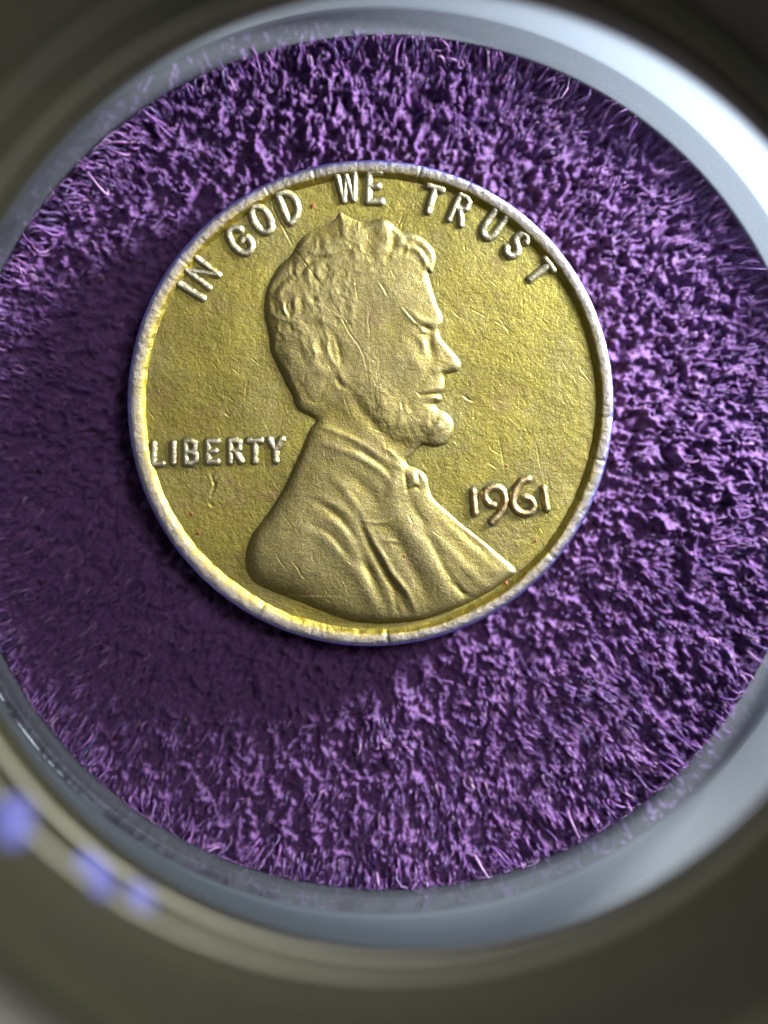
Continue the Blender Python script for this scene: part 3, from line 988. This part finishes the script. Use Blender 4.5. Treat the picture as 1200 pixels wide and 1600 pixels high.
ARC = [('I', 298, 455, 30, 42), ('N', 316, 426, 30, 44), ('G', 374, 376, 46, 44), ('O', 408, 343, 46, 44), ('D', 452, 321, 46, 44), ('W', 542, 291, 44, 44), ('E', 585, 292, 46, 46),
       ('T', 674, 312, 42, 38), ('R', 719, 328, 44, 42), ('U', 770, 352, 44, 42), ('S', 807, 383, 42, 40), ('T', 843, 425, 40, 38)]
for k, (ch, x, y, h_, hh) in enumerate(ARC):
    w_, strokes = G[ch]
    ux, uy = (x - CX), (y - CY)
    r_ = math.hypot(ux, uy); ux /= r_; uy /= r_      # outward = up of the letter
    rx, ry = -uy, ux                                  # right of the letter
    out = []
    for s in strokes:
        q = []
        for a, b in s:
            lx = (a - w_ / 2) * hh * (0.76 if ch == 'W' else 0.92); ly = (0.5 - b) * hh
            q.append((x + rx * lx + ux * ly, y + ry * lx + uy * ly))
        out.append(smooth_open(q, 3) if ch in 'GOSDU' else np.array(q))
    relief_strokes("letter", out, 7.2 if ch not in 'WNR' else 6.2, 4.0, M_LETTER, "raised letter %s of the motto along the upper rim" % ch, k)

LIB = [('L', 239, 694, 725), ('I', 270, 694, 723), ('B', 289, 690, 724), ('E', 324, 690, 722), ('R', 359, 689, 721.5), ('T', 388, 689, 721), ('Y', 420, 687, 720)]
for k, (ch, x0, y0, y1) in enumerate(LIB):
    w_, strokes = G[ch]
    hh = y1 - y0
    sx = 32 if ch not in 'TY' else 33
    out = []
    for s in strokes:
        q = [(x0 + a * sx * (1.0 if ch != 'T' else 0.95), y0 + b * hh - a * 0.8) for a, b in s]
        out.append(np.array(q))
    relief_strokes("letter", out, 6.8, 4.2, M_LETTER, "raised letter %s in the word left of the bust" % ch, 20 + k)

DIG = [('1', [(739, 768), (742, 801)]),
       ('9', [(771, 789), (764, 787), (758, 778), (759, 768), (768, 762), (779, 762), (787, 771), (789, 782), (785, 796), (778, 806), (769, 815)]),
       ('6', [(825, 749), (815, 752), (807, 762), (802, 775), (802, 788), (808, 798), (819, 802), (830, 799), (834, 790), (830, 781), (820, 777)]),
       ('1', [(849, 764), (854, 795)])]
for k, (ch, pts) in enumerate(DIG):
    relief_strokes("digit", [smooth_open(pts, 3)], 7.0, 5.6, M_DIGIT, "raised digit %s of the date, %s" % (ch, ("first", "second", "third", "last")[k]), 40 + k, cap=1.5)


build_field()


# small rust coloured and verdigris stains: thin crusts of their own
def crust(name, x, y, rx, ry, mat, label, seed):
    rg = np.random.default_rng(seed)
    n = 18
    rings = [0.0, 0.35, 0.7, 1.0]
    a = np.linspace(0, 2 * np.pi, n, endpoint=False)
    rad = 1 + 0.35 * rg.normal(0, 1, n)
    rad = np.clip((rad + np.roll(rad, 1)) / 2, 0.5, 1.6)
    V = []
    for q in rings:
        V.append(to_coin(x + rx * q * rad * np.cos(a), y + ry * q * rad * np.sin(a), np.full(n, (1 - q * q) * 1.1 - 0.2) + hgt(x, y)))
    V = np.stack(V); idx = np.arange(len(rings) * n).reshape(len(rings), n); idn = np.roll(idx, -1, 1)
    F = np.stack([idx[:-1], idn[:-1], idn[1:], idx[1:]], -1).reshape(-1, 4)
    o = mesh_np(name, V.reshape(-1, 3), F, mat, coin)
    o["label"] = label


def hgt(x, y):
    xs, ys, h = _pg['xs'], _pg['ys'], _pg['h']
    v = 0.55 * fbm(np.array([x]), np.array([y]), 46, 60, 3)[0] + 0.3
    if xs[0] < x < xs[-1] and ys[0] < y < ys[-1]:
        v = max(v, h[int(x - xs[0]), int(y - ys[0])] + 0.1)
    return v


M_RUST = plain("rust_stain", (0.30, 0.10, 0.04), 0.8)
for k, (x, y, rx, ry) in enumerate([(299, 803, 6, 4.5), (310, 833, 4, 4), (489, 322, 5, 6), (631, 868, 3.5, 3), (790, 911, 5, 4), (792, 728, 2.5, 2.5), (837, 845, 3, 2.5)]):
    crust("rust_spot", x, y, rx * 0.7, ry * 0.7, M_RUST, "small reddish stain", 200 + k)

# ------------------------------------------------------------------ the loupe
def lathe(name, rings, mat, parent, n=192, closed=True, attrs=None, smooth=True):
    a = np.linspace(0, 2 * np.pi, n, endpoint=False)
    V = np.stack([np.stack([x + r * np.cos(a), y + r * np.sin(a), np.full(n, z)], -1) for x, y, z, r in rings])
    m = len(rings)
    idx = np.arange(m * n).reshape(m, n)
    if closed: idx = np.vstack([idx, idx[:1]])
    idn = np.roll(idx, -1, 1)
    F = np.stack([idx[:-1], idn[:-1], idn[1:], idx[1:]], -1).reshape(-1, 4)
    return mesh_np(name, V.reshape(-1, 3), F[:, ::-1], mat, parent, smooth=smooth)


def build_loupe():
    root = bpy.data.objects.new("loupe", None)
    C.objects.link(root)
    bx, by, bz, br = ring_world(-0.15, 600, 722, 668)
    root.location = (bx, by, bz)
    tag(root, "stand loupe with pale frosted foot ring and dark barrel, standing around the coin", "magnifier")

    def place(o):
        o.location = (-bx, -by, -bz)
        return o
    # frosted foot ring
    m, nt, b = new_mat("frosted_plastic")
    out = nt.nodes['Material Output']
    b.inputs['Base Color'].default_value = (0.44, 0.47, 0.50, 1)
    b.inputs['Specular IOR Level'].default_value = 0.9
    b.inputs['Roughness'].default_value = 0.20
    tr = node(nt, 'ShaderNodeBsdfTranslucent'); tr.inputs[0].default_value = (0.20, 0.24, 0.28, 1)
    tp = node(nt, 'ShaderNodeBsdfTransparent'); tp.inputs[0].default_value = (0.87, 0.91, 0.93, 1)
    m1 = node(nt, 'ShaderNodeMixShader'); m1.inputs[0].default_value = 0.45
    m2 = node(nt, 'ShaderNodeMixShader'); m2.inputs[0].default_value = 0.68
    nt.links.new(b.outputs[0], m1.inputs[1]); nt.links.new(tr.outputs[0], m1.inputs[2])
    nt.links.new(m1.outputs[0], m2.inputs[1]); nt.links.new(tp.outputs[0], m2.inputs[2])
    nt.links.new(m2.outputs[0], out.inputs['Surface'])
    A = ring_world(-0.14, 600, 722, 668)
    B = ring_world(0.72, 648, 734, 747)
    rings = []
    for t in np.linspace(0, 1, 7):
        rings.append(tuple(A[k] * (1 - t) + B[k] * t for k in range(4)))
    th = 0.09
    outer = [(x, y, z, r + th) for x, y, z, r in rings[::-1]]
    foot = place(lathe("foot_ring", rings + outer, m, root))
    foot["label"] = "pale frosted see-through foot ring"
    # flat plate added outside the ring, covering the brightly lit cloth there
    x0, y0, _, r0 = A
    fp = [(x0, y0, -0.06, r0 + 0.10), (x0, y0, -0.06, r0 + 0.62), (x0, y0, -0.08, r0 + 0.65), (x0, y0, -0.15, r0 + 0.65), (x0, y0, -0.17, r0 + 0.62), (x0, y0, -0.17, r0 + 0.10)]
    o = place(lathe("added_plate", fp, plain("added_plate_plastic", (0.16, 0.175, 0.19), 0.6), root))
    # barrel
    m, nt, b = new_mat("dark_barrel")
    tc = node(nt, 'ShaderNodeTexCoord')
    mp = node(nt, 'ShaderNodeMapping'); mp.inputs['Scale'].default_value = (0.3, 0.3, 9)
    nt.links.new(tc.outputs['Object'], mp.inputs[0])
    n = noise(nt, 3, 4, 0.6, 0, mp.outputs[0])
    r = ramp(nt, [(0.3, (0.09, 0.095, 0.06)), (0.7, (0.185, 0.19, 0.125))])
    nt.links.new(n.outputs[0], r.inputs[0]); nt.links.new(r.outputs[0], b.inputs['Base Color'])
    b.inputs['Roughness'].default_value = 0.5; b.inputs['Specular IOR Level'].default_value = 0.15
    b.inputs['Metallic'].default_value = 0.0
    prof = [(0.725, 648, 734, 749), (0.80, 646, 733, 752), (0.98, 630, 727, 768), (0.99, 630, 727, 774), (1.03, 629, 726, 777), (1.04, 628, 725, 782), (1.25, 612, 708, 800), (1.26, 611, 708, 808), (1.30, 611, 707, 812),
            (1.31, 612, 708, 818), (1.45, 618, 708, 838), (1.46, 618, 708, 846), (1.50, 620, 709, 851), (1.52, 622, 710, 858), (1.9, 648, 716, 920), (2.15, 666, 720, 968), (2.28, 676, 722, 998), (2.33, 680, 722, 1008)]
    rings = [ring_world(*p) for p in prof]
    x, y, z, r_ = rings[-1]
    outer = [(x, y, 2.36, r_ + 0.03), (x, y, 2.36, r_ + 0.06), (x, y, 2.33, r_ + 0.08), (x, y, 1.4, r_ + 0.08), (rings[0][0], rings[0][1], 0.85, rings[0][3] + 0.20), (rings[0][0], rings[0][1], 0.725, rings[0][3] + 0.15)]
    bar = place(lathe("barrel", rings + outer, m, root, n=256))
    bar["label"] = "dark grey green stepped barrel"
    # two polished wire rings added to catch the highlight lines of the steps
    mw = plain("highlight_wire", (0.62, 0.62, 0.52), 0.28, 0.8)
    for (z_, xa, ya, ra) in ((1.02, 628, 726, 772), (1.36, 611, 708, 818)):
        X0, Y0, _, R0_ = ring_world(z_, xa, ya, ra)
        w_ = 0.014
        rr_ = [(X0, Y0, z_ + w_ * math.sin(t), R0_ + w_ * math.cos(t)) for t in np.linspace(0, 2 * math.pi, 9)[:-1]]
        place(lathe("highlight_ring", rr_, mw, root))
    # broad brushed collar round the top
    mc, nt, b = new_mat("brushed_collar")
    tc = node(nt, 'ShaderNodeTexCoord')
    mp = node(nt, 'ShaderNodeMapping'); mp.inputs['Scale'].default_value = (1.2, 9, 1); mp.inputs['Rotation'].default_value = (0, 0, 0.6)
    nt.links.new(tc.outputs['Object'], mp.inputs[0])
    n = noise(nt, 5, 4, 0.6, 0, mp.outputs[0])
    r = ramp(nt, [(0.3, (0.10, 0.10, 0.095)), (0.7, (0.24, 0.23, 0.21))])
    nt.links.new(n.outputs[0], r.inputs[0]); nt.links.new(r.outputs[0], b.inputs['Base Color'])
    b.inputs['Roughness'].default_value = 0.45; b.inputs['Metallic'].default_value = 0.5
    R0 = r_ + 0.083
    col = [(x, y, 2.28, R0), (x, y, 2.20, R0 + 0.5), (x, y, 2.15, R0 + 0.56), (x, y, 1.95, R0 + 0.56), (x, y, 1.90, R0 + 0.5), (x, y, 1.90, R0)]
    place(lathe("collar", col, mc, root, n=256))
    # violet reflections on the wall, built as small glowing domes
    me_, nt, b = new_mat("violet_reflection")
    b.inputs['Base Color'].default_value = (0.3, 0.3, 0.8, 1)
    b.inputs['Emission Color'].default_value = (0.25, 0.30, 0.95, 1)
    b.inputs['Emission Strength'].default_value = 0.5
    b.inputs['Roughness'].default_value = 0.3
    zz = np.array([p[0] for p in prof])
    for xa, ya, lt, lh in ((14, 1288, 0.065, 0.11), (140, 1374, 0.075, 0.06), (212, 1413, 0.05, 0.028)):
        # the height at which the wall is seen at this place
        ds = [math.hypot(xa - p[1], ya - p[2]) - p[3] for p in prof]
        z = float(np.interp(0, -np.array(ds), zz))
        s = H / (H - z)
        px, py = W(VX + (xa - VX) / s, VY + (ya - VY) / s)
        xc, yc, _, _ = ring_world(z, 614, 708, 810)
        dv = np.array([px - xc, py - yc]); dv /= np.linalg.norm(dv)
        tv = np.array([-dv[1], dv[0]])
        # an elongated dome facing the axis
        nu, nv = 20, 7
        V = []
        for j in range(nv):
            ph = j / (nv - 1) * math.pi / 2
            for i in range(nu):
                th_ = 2 * math.pi * i / nu
                a_ = lt * math.cos(th_) * math.cos(ph); c_ = lh * math.sin(th_) * math.cos(ph)
                dd = -0.015 - 0.05 * math.sin(ph)
                V.append((px + tv[0] * a_ + dv[0] * (dd + c_ * 0.3), py + tv[1] * a_ + dv[1] * (dd + c_ * 0.3), z + c_ + 0.9 * a_))
        idx = np.arange(nu * nv).reshape(nv, nu); idn = np.roll(idx, -1, 1)
        F = np.stack([idx[:-1], idn[:-1], idn[1:], idx[1:]], -1).reshape(-1, 4)
        o = place(mesh_np("reflection_spot", np.array(V), F, me_, root))
        o["label"] = "small violet reflection on the barrel wall, built as a glowing dome"


build_loupe()
